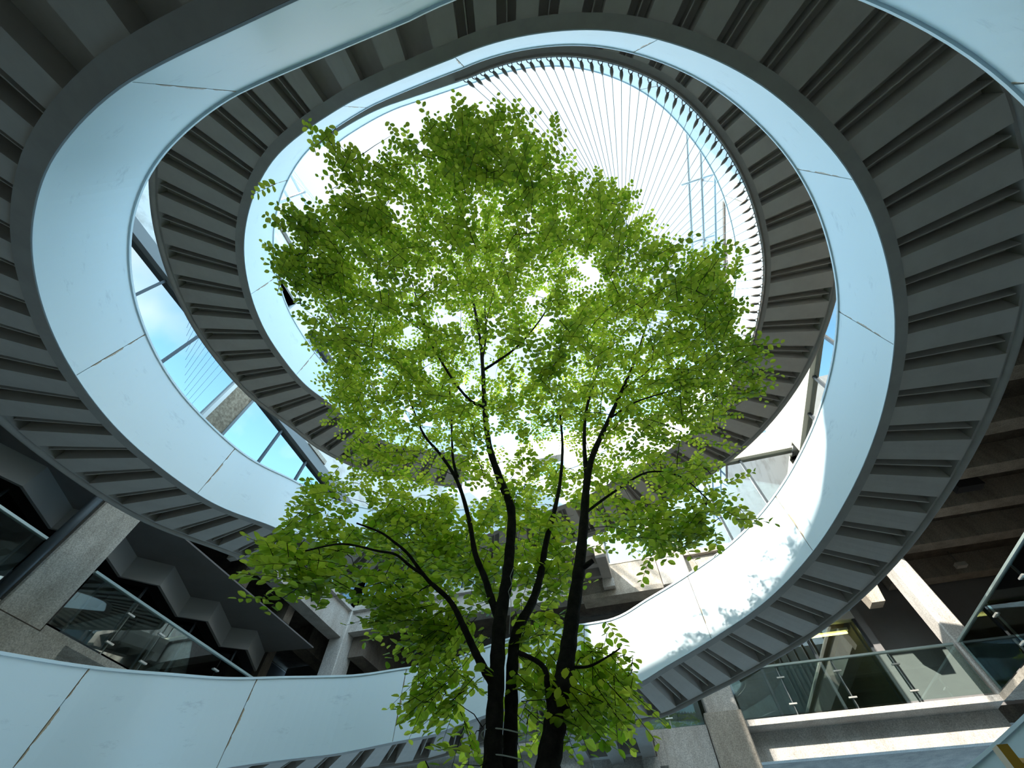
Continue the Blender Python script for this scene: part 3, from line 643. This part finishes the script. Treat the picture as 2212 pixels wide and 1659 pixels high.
TIPS = [(988, 240), (997, 262), (1080, 256), (1060, 255), (1128, 268), (1190, 305), (850, 290), (862, 310), (693, 288), (712, 300), (735, 330), (740, 340), (604, 466), (625, 465), (597, 556), (612, 545), (634, 672), (650, 660), (690, 738), (705, 905), (716, 895), (702, 820), (565, 1240), (590, 1225), (640, 1296), (628, 1285), (655, 1265), (1350, 415), (1372, 468), (1285, 405), (1545, 555), (1575, 610), (1600, 742), (1575, 745), (1632, 800), (1630, 850), (1590, 1045), (1612, 1125), (1600, 1100), (1540, 1130), (1425, 1205), (1400, 1180), (940, 1545), (935, 1520), (885, 1500), (1330, 1395), (1358, 1450), (1355, 1480), (1345, 1540), (1235, 1600), (990, 1650), (1010, 1620), (600, 1150), (1560, 900)]
CC = Vector((.12, 2.75, 4.75))*TS; CR = Vector((2.75, 2.9, 2.9))*TS
def inside(poly, x, y):
    c = False; j = len(poly)-1
    for i in range(len(poly)):
        xi, yi = poly[i]; xj, yj = poly[j]
        if (yi > y) != (yj > y) and x < (xj-xi)*(y-yi)/(yj-yi)+xi: c = not c
        j = i
    return c
def depth(px, py):
    d = ray(px, py).normalized()
    a = sum((d[i]/CR[i])**2 for i in range(3)); b = -2*sum(d[i]*CC[i]/CR[i]**2 for i in range(3)); c = sum((CC[i]/CR[i])**2 for i in range(3))-1
    D = b*b-4*a*c; tm = -b/(2*a)
    low = min(max((py-1000)/250, 0), 1)
    if D > 0:
        h = math.sqrt(D)/(2*a); t = tm + h*(-.75*random.random() if random.random() < .2 else .02+.86*random.random())
        t = t*(1-low) + (tm*.82 + .5*(random.random()-.5))*low
    else: t = tm*(1-.18*low) + (random.random()-.5)*.6
    return max(2.1, t)
clusters = []
def area(p): return abs(sum(p[i-1][0]*p[i][1]-p[i][0]*p[i-1][1] for i in range(len(p))))/2
for wgt, poly in CROWN:
    n = int(area(poly)*wgt/560); xs = [p[0] for p in poly]; ys = [p[1] for p in poly]; k = 0
    while k < n:
        x, y = random.uniform(min(xs), max(xs)), random.uniform(min(ys), max(ys))
        if inside(poly, x, y) and not (((x < 900 and y < 480) or (x > 1330 and y < 600)) and random.random() < .4): clusters.append((x, y, depth(x, y), 3.6 if y < 1000 else 3.0)); k += 1
for x, y in TIPS: clusters.append((x, y, depth(x, y), 1.6))
LV = []; LF = []; tw = MB(); br = MB()
def leaf(p, ax, nrm, ln):
    ax = ax.normalized(); sd = ax.cross(nrm).normalized(); up = sd.cross(ax).normalized()
    w = ln*.34; o = len(LV); f = .10*ln
    rim = [(0, 0), (.22, .72), (.52, 1), (.82, .68)]
    pts = [p+ax*ln*a+sd*w*b_+up*f*b_ for a, b_ in rim] + [p+ax*ln] + [p+ax*ln*a-sd*w*b_+up*f*b_ for a, b_ in rim[:0:-1]]
    LV.extend(pts + [p+ax*ln*.5])
    LF.extend([(o+i, o+8, o+(i+1) % 8) for i in range(8)])
grown = np.array([tuple(q) for q in skel])
clusters.sort(key=lambda k: min((q-(ray(k[0], k[1]).normalized()*k[2]+Vector((0, 0, EYE)))).length for q in skel))
axis_pt = lambda p: Vector((.05, 2.7*TS, p.z-.6))
for (x, y, dist, ns) in clusters:
    d = ray(x, y).normalized(); c = d*dist + Vector((0, 0, EYE))
    dd = np.linalg.norm(grown-np.array(c), axis=1) + .6*np.maximum(0, grown[:, 2]-c.z)
    near = Vector(grown[int(dd.argmin())])
    out = (c-axis_pt(c)); out.z *= .3; out.normalize()
    if (c-near).length > .10 and random.random() < .85:
        mid = (c+near)*.5 + Vector((random.uniform(-.08, .08), random.uniform(-.08, .08), random.uniform(-.02, .10)))*min(1, (c-near).length)
        r = .0032+.0022*(c-near).length
        grown = np.vstack([grown, [tuple((near+mid)*.5), tuple(mid), tuple((mid+c)*.5), tuple(c)]])
        br.tube([near, (near+mid)*.5+Vector((0, 0, .02)), mid, (mid+c)*.5, c], [r, r*.85, r*.65, r*.45, r*.25], 5)
    k = int(ns) + (1 if random.random() < ns-int(ns) else 0)
    for s in range(k):
        hd = out + Vector((random.gauss(0, .75), random.gauss(0, .75), random.gauss(-.05, .28))); hd.normalize()
        L = random.uniform(.22, .42)*TS; st = c + Vector((random.gauss(0, .07), random.gauss(0, .07), random.gauss(0, .06)))
        if y > 1380: hd = (hd + Vector((0, 0, -.75))).normalized(); L *= .9
        L *= .75 if ns < 2 else 1
        droop = random.uniform(.1, .5); n = random.randint(9, 13); pts = []
        st = st - hd*L*.5
        for i in range(n):
            t = i/(n-1); q = st + hd*(L*t) + Vector((0, 0, -droop*L*t*t*.5)); pts.append(q)
            sgn = 1 if i % 2 else -1
            sd = hd.cross(Vector((0, 0, 1))); sd = sd.normalized() if sd.length > .05 else Vector((1, 0, 0))
            ax = hd*.55 + sd*sgn*random.uniform(.7, 1.1) + Vector((0, 0, random.gauss(-.15, .22)))
            nr = Vector((random.gauss(0, .38), random.gauss(0, .38), 1))
            leaf(q, ax, nr, TS*random.uniform(.042, .068)*(1+.28*min(max((y-980)/150, 0), 1))*(1 if t < .85 else .8))
        tw.tube([pts[0], pts[n//2], pts[-1]], [.0032, .0024, .0012], 3)
lo = TREE.location
me = bpy.data.meshes.new('foliage'); o = Vector((0, 2.7, 5)); me.from_pydata([tuple(p-o) for p in LV], [], LF); me.materials.append(M['leaf'])
fo = bpy.data.objects.new('foliage', me); COL.objects.link(fo); fo.parent = TREE; fo.location = o-lo; fo['kind'] = 'stuff'
b_ = tw.build('twigs', M['bark'], TREE); b_['kind'] = 'stuff'
b_ = br.build('side_branches', M['bark'], TREE); b_['kind'] = 'stuff'
m = MB(); m.tube([(lo.x, lo.y, 0), (lo.x, lo.y, .03)], [.9, .8], 32)
tag(m.build('tree_pit', M['soil']), 'round bed of dark soil at the foot of the tree', 'soil bed')

# ------------------------------------------------------------------ light, sky, camera
w = bpy.data.worlds.new('sky'); scene.world = w; w.use_nodes = True; nt = w.node_tree
N = nt.nodes.new; L = nt.links.new; bg = nt.nodes['Background']
tc = N('ShaderNodeTexCoord'); sx = N('ShaderNodeSeparateXYZ'); L(tc.outputs['Generated'], sx.inputs['Vector'])
mr = N('ShaderNodeMapRange'); mr.inputs['From Min'].default_value = .72; mr.inputs['From Max'].default_value = .93; L(sx.outputs['Z'], mr.inputs['Value'])
nz = N('ShaderNodeTexNoise'); nz.inputs['Scale'].default_value = 2.6; nz.inputs['Detail'].default_value = 7; L(tc.outputs['Generated'], nz.inputs['Vector'])
cr = N('ShaderNodeMapRange'); cr.inputs['From Min'].default_value = .48; cr.inputs['From Max'].default_value = .68; L(nz.outputs['Fac'], cr.inputs['Value'])
mxm = N('ShaderNodeMath'); mxm.operation = 'MAXIMUM'; L(mr.outputs['Result'], mxm.inputs[0]); L(cr.outputs['Result'], mxm.inputs[1])
mix = N('ShaderNodeMix'); mix.data_type = 'RGBA'; gd = N('ShaderNodeVectorMath'); gd.operation = 'DOT_PRODUCT'; L(tc.outputs['Generated'], gd.inputs[0]); gd.inputs[1].default_value = (-.657, -.532, .534)
gm = N('ShaderNodeMapRange'); gm.inputs['From Min'].default_value = .45; gm.inputs['From Max'].default_value = .9; L(gd.outputs['Value'], gm.inputs['Value'])
mx2 = N('ShaderNodeMath'); mx2.operation = 'MAXIMUM'; L(mxm.outputs[0], mx2.inputs[0]); L(gm.outputs['Result'], mx2.inputs[1])
L(mx2.outputs[0], mix.inputs['Factor'])
mix.inputs[6].default_value = (.30, .66, 1.0, 1); mix.inputs[7].default_value = (.78, .93, 1.0, 1)
zs = N('ShaderNodeMapRange'); zs.inputs['From Min'].default_value = .62; zs.inputs['From Max'].default_value = .86; zs.inputs['To Min'].default_value = 1.9; zs.inputs['To Max'].default_value = .60
L(sx.outputs['Z'], zs.inputs['Value']); L(zs.outputs['Result'], bg.inputs['Strength']); L(mix.outputs[2], bg.inputs['Color'])

sd = bpy.data.lights.new('sun', 'SUN'); sd.energy = 4.2; sd.angle = R_(.6); sd.color = (1.0, .95, .86)
so = bpy.data.objects.new('sun', sd); COL.objects.link(so)
el = R_(32.3); az = R_(51)
so.rotation_euler = Vector((math.sin(az)*math.cos(el), math.cos(az)*math.cos(el), -math.sin(el))).to_track_quat('-Z', 'Y').to_euler()
so.location = (-6, -10, 25)

cam = bpy.data.cameras.new('camera'); cam.sensor_width = 36; cam.lens = 36*880/2212; cam.clip_start = .02; cam.clip_end = 500
co = bpy.data.objects.new('camera', cam); COL.objects.link(co); co.location = (0, 0, EYE); co.rotation_euler = (math.pi/2+ELEV, 0, 0)
scene.camera = co
vs = scene.view_settings; vs.view_transform = 'Standard'; vs.look = 'None'; vs.gamma = 1; vs.exposure = 1.18
try: vs.use_curve_mapping = False
except Exception: pass
